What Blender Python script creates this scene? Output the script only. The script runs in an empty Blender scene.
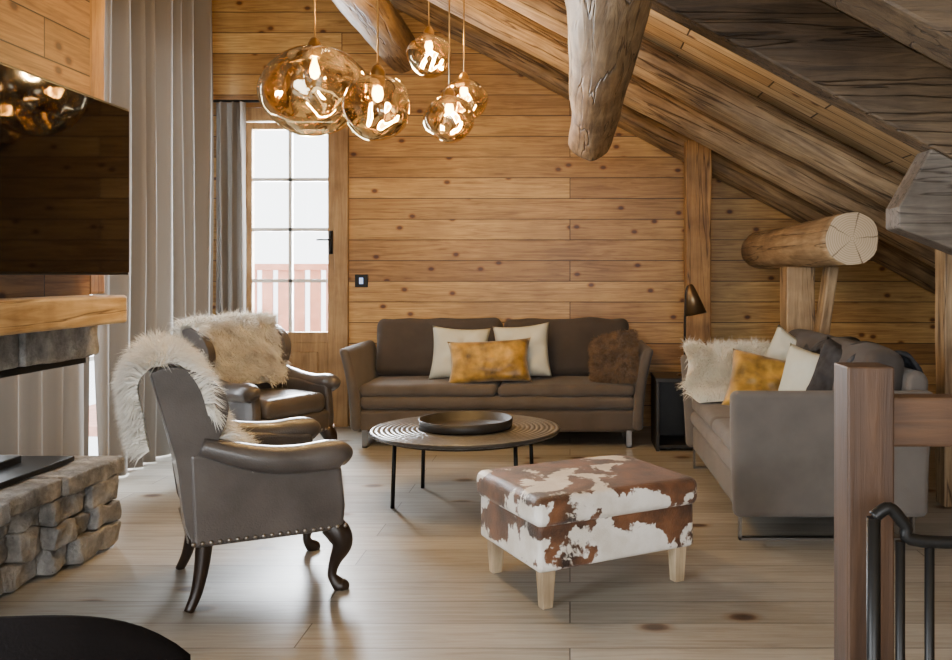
import bpy, bmesh, math, random
from mathutils import Vector, Matrix, Euler, noise
random.seed(7)
COL = bpy.context.scene.collection
R = math.radians

# ------------------------------------------------------------ materials
def newmat(name):
    m = bpy.data.materials.new(name); m.use_nodes = True
    nt = m.node_tree
    return m, nt, nt.nodes["Principled BSDF"], nt.nodes["Material Output"]
def nd(nt, t, **kw):
    n = nt.nodes.new(t)
    for k, v in kw.items():
        if k in n.inputs: n.inputs[k].default_value = v
        else: setattr(n, k, v)
    return n
def c4(c): return (c[0], c[1], c[2], 1)
def ramp(nt, stops, interp='LINEAR'):
    r = nt.nodes.new('ShaderNodeValToRGB'); r.color_ramp.interpolation = interp
    el = r.color_ramp.elements
    while len(el) < len(stops): el.new(0.5)
    for e, (p, c) in zip(el, stops): e.position = p; e.color = c4(c)
    return r
def objco(nt, scale=(1,1,1), rot=(0,0,0)):
    tc = nt.nodes.new('ShaderNodeTexCoord'); mp = nt.nodes.new('ShaderNodeMapping')
    mp.inputs['Scale'].default_value = scale; mp.inputs['Rotation'].default_value = rot
    nt.links.new(tc.outputs['Object'], mp.inputs['Vector']); return mp.outputs['Vector']
def mixc(nt, fac, a, b, mode='MIX'):
    m = nt.nodes.new('ShaderNodeMix'); m.data_type = 'RGBA'; m.blend_type = mode
    for i, v in ((0, fac), (6, a), (7, b)):
        if isinstance(v, (int, float)): m.inputs[i].default_value = v
        elif isinstance(v, tuple): m.inputs[i].default_value = c4(v)
        else: nt.links.new(v, m.inputs[i])
    return m.outputs[2]
def bump(nt, h, bsdf, strength=.3, dist=.01):
    b = nt.nodes.new('ShaderNodeBump'); b.inputs['Strength'].default_value = strength
    b.inputs['Distance'].default_value = dist
    nt.links.new(h, b.inputs['Height']); nt.links.new(b.outputs[0], bsdf.inputs['Normal'])

def simple(name, col, rough=.5, metal=0, var=.15, nscale=12, bumps=.1, bscale=120, sheen=0, coat=0, spec=.5):
    m, nt, p, o = newmat(name)
    v = objco(nt)
    n = nd(nt, 'ShaderNodeTexNoise', Scale=nscale, Detail=4.0); nt.links.new(v, n.inputs['Vector'])
    r = ramp(nt, [(.3, tuple(x*(1-var) for x in col)), (.7, tuple(min(1, x*(1+var)) for x in col))])
    nt.links.new(n.outputs['Fac'], r.inputs[0]); nt.links.new(r.outputs[0], p.inputs['Base Color'])
    p.inputs['Roughness'].default_value = rough; p.inputs['Metallic'].default_value = metal
    p.inputs['Specular IOR Level'].default_value = spec
    if sheen: p.inputs['Sheen Weight'].default_value = sheen
    if coat: p.inputs['Coat Weight'].default_value = coat
    if bumps:
        n2 = nd(nt, 'ShaderNodeTexNoise', Scale=bscale, Detail=2.0); nt.links.new(v, n2.inputs['Vector'])
        bump(nt, n2.outputs['Fac'], p, bumps, .005)
    return m

def planks(name, cols, u, v, row=.17, length=2.6, rough=.5, gap=(.02,.01,.005), gapw=.004, knots=True, grain=.5, coat=0, spec=.5, kscale=2.2, weather=(.72,.68,.64)):
    """plank pattern: u = axis index along the board, v = across"""
    m, nt, p, o = newmat(name)
    tc = nt.nodes.new('ShaderNodeTexCoord'); sp = nt.nodes.new('ShaderNodeSeparateXYZ')
    nt.links.new(tc.outputs['Object'], sp.inputs[0])
    cb = nt.nodes.new('ShaderNodeCombineXYZ')
    nt.links.new(sp.outputs[u], cb.inputs[0]); nt.links.new(sp.outputs[v], cb.inputs[1])
    br = nd(nt, 'ShaderNodeTexBrick', Scale=1.0, offset=.37, offset_frequency=2)
    br.inputs['Color1'].default_value = (0,0,0,1); br.inputs['Color2'].default_value = (1,1,1,1)
    br.inputs['Mortar'].default_value = (.5,.5,.5,1)
    br.inputs['Mortar Size'].default_value = gapw; br.inputs['Mortar Smooth'].default_value = .3
    br.inputs['Brick Width'].default_value = length; br.inputs['Row Height'].default_value = row
    nt.links.new(cb.outputs[0], br.inputs['Vector'])
    ad = nd(nt, 'ShaderNodeVectorMath', operation='MULTIPLY_ADD')
    nt.links.new(br.outputs['Color'], ad.inputs[0]); ad.inputs[1].default_value = (7.3, 3.1, 5.7)
    nt.links.new(cb.outputs[0], ad.inputs[2])
    mp = nt.nodes.new('ShaderNodeMapping'); mp.inputs['Scale'].default_value = (1.3, 22, 1)
    nt.links.new(ad.outputs[0], mp.inputs['Vector'])
    n = nd(nt, 'ShaderNodeTexNoise', Scale=1.6, Detail=8.0, Roughness=.66, Distortion=1.2); nt.links.new(mp.outputs[0], n.inputs['Vector'])
    base = ramp(nt, [(0, cols[0]), (.5, cols[1]), (1, cols[2])]); nt.links.new(br.outputs['Color'], base.inputs[0])
    gr = ramp(nt, [(.32, (1-grain, 1-grain*1.15, 1-grain*1.3)), (.60, (1.0,)*3)]); nt.links.new(n.outputs['Fac'], gr.inputs[0])
    c = mixc(nt, 1.0, base.outputs[0], gr.outputs[0], 'MULTIPLY')
    n5 = nd(nt, 'ShaderNodeTexNoise', Scale=1.1, Detail=4.0, Roughness=.6); nt.links.new(ad.outputs[0], n5.inputs['Vector'])
    r5 = ramp(nt, [(.36, weather), (.58, (1,1,1))]); nt.links.new(n5.outputs['Fac'], r5.inputs[0])
    c = mixc(nt, 1.0, c, r5.outputs[0], 'MULTIPLY')
    if knots:
        mp2 = nt.nodes.new('ShaderNodeMapping'); mp2.inputs['Scale'].default_value = (1.0, 1.5, 1)
        nt.links.new(ad.outputs[0], mp2.inputs['Vector'])
        vo = nd(nt, 'ShaderNodeTexVoronoi', Scale=kscale); vo.voronoi_dimensions = '2D'; nt.links.new(mp2.outputs[0], vo.inputs['Vector'])
        kr = ramp(nt, [(.03, (.16,.07,.04)), (.05, (.42,.26,.16)), (.065, (.8,.68,.56)), (.10, (1,1,1))]); nt.links.new(vo.outputs['Distance'], kr.inputs[0])
        c = mixc(nt, .92, c, kr.outputs[0], 'MULTIPLY')
    c = mixc(nt, br.outputs['Fac'], c, gap)
    nt.links.new(c, p.inputs['Base Color'])
    p.inputs['Roughness'].default_value = rough; p.inputs['Coat Weight'].default_value = coat
    p.inputs['Coat Roughness'].default_value = .25; p.inputs['Specular IOR Level'].default_value = spec
    inv = nd(nt, 'ShaderNodeMath', operation='SUBTRACT'); inv.inputs[0].default_value = 1; nt.links.new(br.outputs['Fac'], inv.inputs[1])
    ad2 = nd(nt, 'ShaderNodeMath', operation='MULTIPLY_ADD'); nt.links.new(n.outputs['Fac'], ad2.inputs[0]); ad2.inputs[1].default_value = .25
    nt.links.new(inv.outputs[0], ad2.inputs[2]); bump(nt, ad2.outputs[0], p, .5, .007)
    return m

def wood(name, c1, c2, axis=2, rough=.55, scale=1.0, bumpS=.3, cracks=False):
    m, nt, p, o = newmat(name)
    s = [14, 14, 14]; s[axis] = 1.0
    v = objco(nt, tuple(x*scale for x in s))
    n = nd(nt, 'ShaderNodeTexNoise', Scale=1.8, Detail=8.0, Roughness=.66, Distortion=.8); nt.links.new(v, n.inputs['Vector'])
    r = ramp(nt, [(.32, c1), (.66, c2)]); nt.links.new(n.outputs['Fac'], r.inputs[0])
    v2 = objco(nt, (3,3,3)); n2 = nd(nt, 'ShaderNodeTexNoise', Scale=1.0, Detail=5.0); nt.links.new(v2, n2.inputs['Vector'])
    r2 = ramp(nt, [(.36, (.55,.51,.47)), (.62, (1,1,1))]); nt.links.new(n2.outputs['Fac'], r2.inputs[0])
    c = mixc(nt, 1.0, r.outputs[0], r2.outputs[0], 'MULTIPLY')
    h = n.outputs['Fac']
    if cracks:
        s3 = [9, 9, 9]; s3[axis] = .45
        v3 = objco(nt, tuple(s3)); n3 = nd(nt, 'ShaderNodeTexNoise', Scale=1.3, Detail=3.0, Distortion=.4); nt.links.new(v3, n3.inputs['Vector'])
        r3 = ramp(nt, [(.482, (1,1,1)), (.5, (.18,.14,.12)), (.518, (1,1,1))]); nt.links.new(n3.outputs['Fac'], r3.inputs[0])
        c = mixc(nt, .9, c, r3.outputs[0], 'MULTIPLY')
        mm = nd(nt, 'ShaderNodeMath', operation='ADD'); nt.links.new(h, mm.inputs[0]); nt.links.new(r3.outputs[0], mm.inputs[1]); h = mm.outputs[0]
    nt.links.new(c, p.inputs['Base Color']); p.inputs['Roughness'].default_value = rough
    bump(nt, h, p, bumpS, .01)
    return m

def ringwood(name, c1, c2, scale=18, rough=.5, bs=.5):
    m, nt, p, o = newmat(name)
    v = objco(nt)
    w = nd(nt, 'ShaderNodeTexWave', wave_type='RINGS', rings_direction='Z', Scale=scale, Distortion=1.2, Detail=2.0); nt.links.new(v, w.inputs['Vector'])
    w.inputs['Detail Scale'].default_value = 3
    r = ramp(nt, [(.15, c1), (.6, c2)]); nt.links.new(w.outputs['Fac'], r.inputs[0])
    n = nd(nt, 'ShaderNodeTexNoise', Scale=9.0, Detail=5.0); nt.links.new(v, n.inputs['Vector'])
    r2 = ramp(nt, [(.35, (.6,.58,.55)), (.65, (1,1,1))]); nt.links.new(n.outputs['Fac'], r2.inputs[0])
    nt.links.new(mixc(nt, 1.0, r.outputs[0], r2.outputs[0], 'MULTIPLY'), p.inputs['Base Color'])
    p.inputs['Roughness'].default_value = rough; bump(nt, w.outputs['Fac'], p, bs, .005)
    return m

M = {}
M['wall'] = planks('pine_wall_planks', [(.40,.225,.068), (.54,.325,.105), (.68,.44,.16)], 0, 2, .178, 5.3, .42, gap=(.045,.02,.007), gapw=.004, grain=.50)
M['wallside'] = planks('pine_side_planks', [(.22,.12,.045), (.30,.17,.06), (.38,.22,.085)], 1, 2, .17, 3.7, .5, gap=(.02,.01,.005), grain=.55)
M['roof'] = planks('roof_boards', [(.50,.35,.18), (.64,.48,.27), (.78,.62,.38)], 0, 1, .15, .9, .5, gap=(.05,.03,.015), grain=.45, gapw=.006)
M['floor'] = planks('oak_floor_boards', [(.32,.31,.275), (.40,.39,.35), (.47,.46,.42)], 0, 1, .22, 2.6, .36, gap=(.09,.082,.07), gapw=.003, knots=True, grain=.32, coat=.10, kscale=1.1, weather=(.86,.85,.83))
M['log'] = wood('log_wood', (.16,.10,.052), (.58,.42,.24), 2, bumpS=.8, cracks=True)
M['logdark'] = wood('hewn_log_wood', (.11,.065,.03), (.40,.265,.125), 2, bumpS=.8, cracks=True)
M['logpale'] = wood('pale_log_wood', (.24,.155,.075), (.58,.42,.24), 2, bumpS=.6, cracks=True)
M['greybeam'] = wood('weathered_timber', (.10,.085,.07), (.26,.225,.185), 0, cracks=True)
m, nt, p, o = newmat('log_end_grain'); M['end'] = m
v = objco(nt)
w = nd(nt, 'ShaderNodeTexWave', wave_type='RINGS', rings_direction='Z', Scale=24.0, Distortion=1.5, Detail=2.0); nt.links.new(v, w.inputs['Vector'])
r = ramp(nt, [(.1, (.54,.41,.25)), (.7, (.70,.56,.38))]); nt.links.new(w.outputs['Fac'], r.inputs[0])
rg = nd(nt, 'ShaderNodeTexGradient', gradient_type='RADIAL'); nt.links.new(v, rg.inputs['Vector'])
ns = nd(nt, 'ShaderNodeTexNoise', Scale=14.0, Detail=2.0); nt.links.new(v, ns.inputs['Vector'])
ma = nd(nt, 'ShaderNodeMath', operation='MULTIPLY_ADD'); nt.links.new(ns.outputs['Fac'], ma.inputs[0]); ma.inputs[1].default_value = .035; nt.links.new(rg.outputs['Fac'], ma.inputs[2])
mm = nd(nt, 'ShaderNodeMath', operation='MULTIPLY'); nt.links.new(ma.outputs[0], mm.inputs[0]); mm.inputs[1].default_value = 5.0
fr = nd(nt, 'ShaderNodeMath', operation='FRACT'); nt.links.new(mm.outputs[0], fr.inputs[0])
cr_ = ramp(nt, [(.0, (.08,.05,.03)), (.06, (1,1,1))]); nt.links.new(fr.outputs[0], cr_.inputs[0])
nt.links.new(mixc(nt, 1.0, r.outputs[0], cr_.outputs[0], 'MULTIPLY'), p.inputs['Base Color']); p.inputs['Roughness'].default_value = .7

M['post'] = wood('post_wood', (.25,.13,.045), (.54,.32,.115), 2, cracks=True)
M['mantle'] = wood('mantle_oak', (.36,.235,.10), (.74,.55,.30), 1, cracks=True)
M['doorwood'] = wood('door_wood', (.28,.17,.075), (.46,.30,.14), 2)
M['newel'] = wood('newel_wood', (.032,.014,.006), (.088,.042,.018), 2, rough=.5)
M['railwood'] = wood('rail_wood', (.045,.02,.009), (.115,.056,.024), 0, rough=.5)
M['beamq'] = wood('hewn_truss_wood', (.055,.036,.02), (.20,.135,.075), 0, bumpS=.8, cracks=True)
M['leather'] = simple('grey_brown_leather', (.084,.074,.070), .29, 0, .32, 5, .3, 160, coat=.2)
M['darkwood'] = simple('dark_polished_wood', (.020,.011,.007), .3, 0, .3, 10, 0)
M['nail'] = simple('pewter_nail', (.35,.32,.28), .3, 1, .1, 10, 0)
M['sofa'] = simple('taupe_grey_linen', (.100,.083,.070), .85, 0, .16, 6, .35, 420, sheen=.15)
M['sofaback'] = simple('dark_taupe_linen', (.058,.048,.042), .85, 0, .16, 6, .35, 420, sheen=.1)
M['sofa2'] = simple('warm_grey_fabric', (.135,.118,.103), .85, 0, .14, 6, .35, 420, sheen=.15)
M['cream'] = simple('pale_grey_cotton', (.62,.65,.57), .9, 0, .08, 5, .3, 300)
M['mustard'] = simple('mustard_velvet', (.38,.215,.03), .40, 0, .75, 9, .3, 60, sheen=.4)
M['brownfur'] = simple('brown_fur', (.24,.15,.08), .8, 0, .4, 15, .3, 100, sheen=.2)
M['greyfur'] = simple('grey_beige_sheepskin', (.86,.82,.75), .85, 0, .20, 10, .3, 100, sheen=.2)
M['creamfur'] = simple('cream_sheepskin', (1.0,.95,.83), .85, 0, .05, 10, .3, 100, sheen=.3)
M['black'] = simple('black_metal', (.012,.012,.012), .4, .6, .1, 5, 0)
M['blackbox'] = simple('black_stained_wood', (.016,.014,.012), .5, 0, .3, 12, .1)
M['steel'] = simple('brushed_steel', (.30,.30,.30), .3, 1, .1, 5, 0)
M['brass'] = simple('aged_brass', (.55,.36,.14), .3, 1, .1, 5, 0)
M['lampmetal'] = simple('dark_bronze', (.16,.11,.06), .3, .8, .1, 5, 0)
M['darkfab'] = simple('charcoal_knit', (.03,.03,.034), .9, 0, .4, 25, .4, 150)
M['bluefab'] = simple('slate_blue_blanket', (.05,.055,.065), .9, 0, .8, 22, .5, 150)
M['chairfab'] = simple('black_upholstery', (.005,.004,.004), 1, 0, .2, 8, .2, 200, spec=.1)
M['white'] = simple('white_paint', (.78,.79,.79), .4, 0, .03, 5, 0)
M['snow'] = simple('snow', (.85,.88,.92), .7, 0, .04, 2, 0)
M['redwood'] = simple('red_stained_wood', (.60,.28,.2), .6, 0, .2, 8, .1)
M['ottoleg'] = wood('pale_oak_leg', (.36,.27,.16), (.60,.47,.31), 2)
M['top'] = ringwood('carved_grey_tabletop', (.045,.045,.045), (.20,.20,.20), 11, .3, .9)

m, nt, p, o = newmat('tv_glass'); M['tv'] = m
p.inputs['Base Color'].default_value = (.004,.004,.005,1); p.inputs['Roughness'].default_value = .04
m, nt, p, o = newmat('blue_led'); M['led'] = m
p.inputs['Emission Color'].default_value = (.1,.4,1,1); p.inputs['Emission Strength'].default_value = 1.2
m, nt, p, o = newmat('warm_bulb'); M['bulb'] = m
p.inputs['Emission Color'].default_value = (1,.60,.22,1); p.inputs['Emission Strength'].default_value = 80
m, nt, p, o = newmat('window_glass'); M['glass'] = m
tr = nd(nt, 'ShaderNodeBsdfTransparent'); gl = nd(nt, 'ShaderNodeBsdfGlossy', Roughness=.02); mx = nd(nt, 'ShaderNodeMixShader'); mx.inputs[0].default_value = .06
nt.links.new(tr.outputs[0], mx.inputs[1]); nt.links.new(gl.outputs[0], mx.inputs[2]); nt.links.new(mx.outputs[0], o.inputs[0])
m, nt, p, o = newmat('molten_gold_glass'); M['melt'] = m
v = objco(nt, (3.6,3.6,3.0)); n = nd(nt, 'ShaderNodeTexNoise', Scale=1.2, Detail=0.0, Distortion=1.0); nt.links.new(v, n.inputs['Vector'])
b = nd(nt, 'ShaderNodeBump', Strength=1.0, Distance=.075); nt.links.new(n.outputs['Fac'], b.inputs['Height'])
tr = nd(nt, 'ShaderNodeBsdfTransparent'); tr.inputs[0].default_value = (.86,.74,.52,1)
gl = nd(nt, 'ShaderNodeBsdfGlossy', Roughness=.02); nt.links.new(b.outputs[0], gl.inputs['Normal'])
sz = nt.nodes.new('ShaderNodeSeparateXYZ'); nt.links.new(objco(nt, (1,1,3.0)), sz.inputs[0])
gcol = ramp(nt, [(.0, (.92,.72,.42)), (.55, (.90,.82,.68))]); mz = nd(nt, 'ShaderNodeMath', operation='ADD'); mz.inputs[1].default_value = .35
nt.links.new(sz.outputs[2], mz.inputs[0]); nt.links.new(mz.outputs[0], gcol.inputs[0]); nt.links.new(gcol.outputs[0], gl.inputs[0])
lw = nd(nt, 'ShaderNodeLayerWeight', Blend=.38)
rr = ramp(nt, [(.0, (.36,.36,.36)), (.7, (.92,.92,.92))]); nt.links.new(lw.outputs['Facing'], rr.inputs[0])
mx = nd(nt, 'ShaderNodeMixShader'); nt.links.new(rr.outputs[0], mx.inputs[0])
nt.links.new(tr.outputs[0], mx.inputs[1]); nt.links.new(gl.outputs[0], mx.inputs[2]); nt.links.new(mx.outputs[0], o.inputs[0])
def curtain_mat(name, col, tcol, f):
    m, nt, p, o = newmat(name)
    v = objco(nt, (1,1,1)); n = nd(nt, 'ShaderNodeTexNoise', Scale=300.0, Detail=2.0); nt.links.new(v, n.inputs['Vector'])
    bump(nt, n.outputs['Fac'], p, .2, .004)
    p.inputs['Base Color'].default_value = c4(col); p.inputs['Roughness'].default_value = .9
    t = nd(nt, 'ShaderNodeBsdfTranslucent'); t.inputs[0].default_value = c4(tcol)
    mx = nd(nt, 'ShaderNodeMixShader'); mx.inputs[0].default_value = f
    nt.links.new(p.outputs[0], mx.inputs[1]); nt.links.new(t.outputs[0], mx.inputs[2]); nt.links.new(mx.outputs[0], o.inputs[0])
    return m
M['curtain'] = curtain_mat('grey_linen_curtain', (.185,.168,.148), (.26,.24,.21), .035)
m, nt, p, o = newmat('grey_field_stone'); M['stone'] = m
v = objco(nt); n = nd(nt, 'ShaderNodeTexNoise', Scale=7.0, Detail=9.0, Roughness=.65); nt.links.new(v, n.inputs['Vector'])
r = ramp(nt, [(.3, (.09,.09,.09)), (.5, (.24,.24,.237)), (.72, (.50,.50,.49))]); nt.links.new(n.outputs['Fac'], r.inputs[0])
n3 = nd(nt, 'ShaderNodeTexNoise', Scale=2.5, Detail=2.0); nt.links.new(v, n3.inputs['Vector'])
r3 = ramp(nt, [(.55, (1,1,1)), (.75, (1.0,.88,.74))]); nt.links.new(n3.outputs['Fac'], r3.inputs[0])
nt.links.new(mixc(nt, 1.0, r.outputs[0], r3.outputs[0], 'MULTIPLY'), p.inputs['Base Color'])
p.inputs['Roughness'].default_value = .9; bump(nt, n.outputs['Fac'], p, 1.0, .07)
m, nt, p, o = newmat('brown_white_cowhide'); M['cow'] = m
v = objco(nt, (1,1,1)); nf = nd(nt, 'ShaderNodeTexNoise', Scale=60.0, Detail=2.0); nt.links.new(v, nf.inputs['Vector'])
ma = nd(nt, 'ShaderNodeVectorMath', operation='MULTIPLY_ADD'); nt.links.new(nf.outputs['Color'], ma.inputs[0]); ma.inputs[1].default_value = (.03,.03,.03); nt.links.new(v, ma.inputs[2])
n = nd(nt, 'ShaderNodeTexNoise', Scale=5.2, Detail=4.0, Roughness=.55, Distortion=.5); nt.links.new(ma.outputs[0], n.inputs['Vector'])
# hide is whiter on the lower sides, browner on the seat
szc = nt.nodes.new('ShaderNodeSeparateXYZ'); nt.links.new(v, szc.inputs[0])
mzc = nd(nt, 'ShaderNodeMath', operation='MULTIPLY_ADD'); nt.links.new(szc.outputs[2], mzc.inputs[0]); mzc.inputs[1].default_value = .35; nt.links.new(n.outputs['Fac'], mzc.inputs[2])
r = ramp(nt, [(.476, (1,1,1)), (.498, (0,0,0))]); nt.links.new(mzc.outputs[0], r.inputs[0])
nb = nd(nt, 'ShaderNodeTexNoise', Scale=9.0, Detail=5.0); nt.links.new(ma.outputs[0], nb.inputs['Vector'])
rb = ramp(nt, [(.35, (.020,.008,.004)), (.68, (.20,.08,.03))]); nt.links.new(nb.outputs['Fac'], rb.inputs[0])
rw = ramp(nt, [(.35, (.72,.67,.58)), (.65, (.92,.89,.83))]); nt.links.new(nb.outputs['Fac'], rw.inputs[0])
nt.links.new(mixc(nt, r.outputs[0], rb.outputs[0], rw.outputs[0]), p.inputs['Base Color'])
p.inputs['Roughness'].default_value = .42; p.inputs['Sheen Weight'].default_value = .2
nh = nd(nt, 'ShaderNodeTexNoise', Scale=180.0, Detail=3.0); nt.links.new(v, nh.inputs['Vector']); bump(nt, nh.outputs['Fac'], p, .6, .007)

# ------------------------------------------------------------ mesh helpers
def mk(name, verts, faces, mat, parent=None, loc=(0,0,0), rot=(0,0,0), smooth=True, bevel=0, segs=2, doubles=False, kind=None):
    me = bpy.data.meshes.new(name)
    me.from_pydata([tuple(v) for v in verts], [], faces)
    bm = bmesh.new(); bm.from_mesh(me)
    if doubles: bmesh.ops.remove_doubles(bm, verts=bm.verts, dist=1e-5)
    bmesh.ops.recalc_face_normals(bm, faces=bm.faces)
    bm.to_mesh(me); bm.free()
    if smooth:
        for pl in me.polygons: pl.use_smooth = True
    me.materials.append(mat)
    ob = bpy.data.objects.new(name, me); COL.objects.link(ob)
    ob.location = loc; ob.rotation_euler = rot
    if parent: ob.parent = parent
    if bevel:
        b = ob.modifiers.new('bevel', 'BEVEL'); b.width = bevel; b.segments = segs; b.limit_method = 'ANGLE'; b.angle_limit = R(35)
    if kind: ob['kind'] = kind
    return ob
def thing(name, label, cat, loc=(0,0,0), rotz=0, group=None):
    e = bpy.data.objects.new(name, None); COL.objects.link(e); e.empty_display_size = .1
    e.location = loc; e.rotation_euler = (0,0,rotz); e['label'] = label; e['category'] = cat
    if group: e['group'] = group
    return e
def tag(ob, label, cat, group=None):
    ob['label'] = label; ob['category'] = cat
    if group: ob['group'] = group
    return ob
def struct(ob, label=None):
    ob['kind'] = 'structure'
    if label: ob['label'] = label
    return ob
class Geo:
    def __init__(s): s.v = []; s.f = []
    def add(s, vs, fs, mtx=None):
        k = len(s.v)
        s.v += [tuple(mtx @ Vector(v)) if mtx else tuple(v) for v in vs]
        s.f += [[i+k for i in f] for f in fs]; return s
def g_box(x0,x1,y0,y1,z0,z1):
    return ([(x0,y0,z0),(x1,y0,z0),(x1,y1,z0),(x0,y1,z0),(x0,y0,z1),(x1,y0,z1),(x1,y1,z1),(x0,y1,z1)],
            [(0,3,2,1),(4,5,6,7),(0,1,5,4),(1,2,6,5),(2,3,7,6),(3,0,4,7)])
def box(name, b, mat, parent=None, bevel=.004, **k):
    v, f = g_box(*b); return mk(name, v, f, mat, parent, smooth=False, bevel=bevel, **k)
def g_rbox(sx, sy, sz, r, puff=0, n=8, nz=0.0, nscale=4, seed=0, pinch=0):
    h = [sx/2, sy/2, sz/2]
    r = min(r, min(h)*.99)
    def axis(hh):
        a = [-hh + r*t for t in (0,.12,.3,.55,.8)]
        inner = [(-hh+r) + (2*(hh-r))*i/n for i in range(n+1)]
        return a + inner + [-x for x in reversed(a)]
    A = [axis(x) for x in h]
    V = []; F = []
    for ax in range(3):
        u, w = [(1,2),(0,2),(0,1)][ax]
        for s in (-1, 1):
            base = len(V); nu, nw = len(A[u]), len(A[w])
            for a in A[u]:
                for b in A[w]:
                    q = [0,0,0]; q[ax] = s*h[ax]; q[u] = a; q[w] = b
                    inn = [max(-(h[i]-r), min(h[i]-r, q[i])) for i in range(3)]
                    d = Vector([q[i]-inn[i] for i in range(3)])
                    if d.length > 1e-9: d = d.normalized()*r
                    P = Vector(inn) + d
                    if puff:
                        U = [P[i]/h[i] for i in range(3)]
                        P.z *= 1 + puff*(1-U[0]**2)*(1-U[1]**2)
                    if nz:
                        w3 = noise.noise_vector(P*nscale + Vector((seed*3.1, seed*1.7, 0)))
                        P += Vector(w3)*nz
                    V.append(P)
            for i in range(nu-1):
                for j in range(nw-1):
                    k = base + i*nw + j
                    F.append((k, k+1, k+nw+1, k+nw))
    return V, F
def rbox(name, size, r, mat, parent=None, loc=(0,0,0), rot=(0,0,0), **k):
    v, f = g_rbox(*size, r, **k)
    return mk(name, v, f, mat, parent, loc, rot, doubles=True)
def crom(pts, sub):
    P = [Vector(p) for p in pts]
    if len(P) < 3: return P
    out = []
    for i in range(len(P)-1):
        a = P[max(i-1,0)]; b = P[i]; c = P[i+1]; d = P[min(i+2,len(P)-1)]
        for k in range(sub):
            t = k/sub
            out.append(.5*((2*b)+(c-a)*t+(2*a-5*b+4*c-d)*t*t+(3*b-3*c+d-a)*t**3))
    out.append(P[-1]); return out
def g_tube(pts, rad, sub=5, seg=12, sy=1.0):
    rs = rad if isinstance(rad, (list, tuple)) else [rad]*len(pts)
    Q = [Vector((p[0], p[1], p[2], r)) for p, r in zip(pts, rs)]
    Q = crom(Q, sub) if len(Q) > 2 else Q
    C = [Vector(q[:3]) for q in Q]; V = []; F = []
    n = len(C)
    tan0 = (C[-1]-C[0]).normalized() if (C[-1]-C[0]).length > 1e-6 else Vector((0,0,1))
    ref = Vector((0,0,1)) if abs(tan0.z) < .7 else Vector((0,1,0))
    prev = None
    for i in range(n):
        t = (C[min(i+1,n-1)] - C[max(i-1,0)]).normalized()
        if prev is None:
            s = t.cross(ref).normalized()
        else:
            s = (prev - t*prev.dot(t)).normalized()
        prev = s; u = s.cross(t)
        for k in range(seg):
            a = 2*math.pi*k/seg
            V.append(C[i] + (s*math.cos(a) + u*math.sin(a)*sy)*Q[i][3])
    for i in range(n-1):
        for k in range(seg):
            k2 = (k+1) % seg
            F.append((i*seg+k, i*seg+k2, (i+1)*seg+k2, (i+1)*seg+k))
    F.append(tuple(range(seg))); F.append(tuple((n-1)*seg+k for k in range(seg)))
    return V, F
def tube(name, pts, rad, mat, parent=None, sub=5, seg=12, sharp=False, **k):
    v, f = g_tube(pts, rad, sub, seg); ob = mk(name, v, f, mat, parent, **k)
    if len(ob.data.polygons) > 2:
        for pl in ob.data.polygons:
            if len(pl.vertices) == seg and seg > 4: pl.use_smooth = False
    return ob
def g_lathe(prof, seg=40):
    V = []; F = []
    n = len(prof)
    for r, z in prof:
        for k in range(seg):
            a = 2*math.pi*k/seg; V.append((r*math.cos(a), r*math.sin(a), z))
    for i in range(n-1):
        for k in range(seg):
            k2 = (k+1) % seg; F.append((i*seg+k, i*seg+k2, (i+1)*seg+k2, (i+1)*seg+k))
    F.append(tuple(range(seg))); F.append(tuple((n-1)*seg+k for k in range(seg)))
    return V, F
def g_prof(pts, y0, y1, smooth_sub=0):
    if smooth_sub:
        P = [Vector((a, b)) for a, b in pts]
        n = len(P); out = []
        for i in range(n):
            a, b, c, d = P[(i-1)%n], P[i], P[(i+1)%n], P[(i+2)%n]
            for k in range(smooth_sub):
                t = k/smooth_sub
                out.append(.5*((2*b)+(c-a)*t+(2*a-5*b+4*c-d)*t*t+(3*b-3*c+d-a)*t**3))
        pts = [(q.x, q.y) for q in out]
    n = len(pts)
    V = [(a, y0, b) for a, b in pts] + [(a, y1, b) for a, b in pts]
    F = [tuple(range(n)), tuple(range(2*n-1, n-1, -1))] + [(i, (i+1)%n, n+(i+1)%n, n+i) for i in range(n)]
    return V, F
def g_pillow(w, h, t, n=22, seed=0):
    V = []; F = []
    for s in (-1, 1):
        base = len(V)
        for i in range(n+1):
            for j in range(n+1):
                u = -1+2*i/n; v = -1+2*j/n
                pr = (max(0,1-u**4)*max(0,1-v**4))**.55
                pin = 1 - .10*(1-v*v)*abs(u)**2; pin2 = 1 - .10*(1-u*u)*abs(v)**2
                wr = noise.noise(Vector((u*2+seed*5, v*2, s)))*.3*pr + noise.noise(Vector((u*5+seed*5, v*4, s+3)))*.18*pr
                V.append(Vector((u*w/2*pin, s*t/2*pr*(1+wr), v*h/2*pin2)))
        for i in range(n):
            for j in range(n):
                k = base+i*(n+1)+j; F.append((k, k+1, k+n+2, k+n+1))
    return V, F
def pillow(label, w, h, t, mat, loc, rot, group='throw pillows', seed=0, name='throw_pillow'):
    v, f = g_pillow(w, h, t, seed=seed)
    ob = mk(name, v, f, mat, None, loc, rot, doubles=True)
    return tag(ob, label, 'pillow', group)
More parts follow.
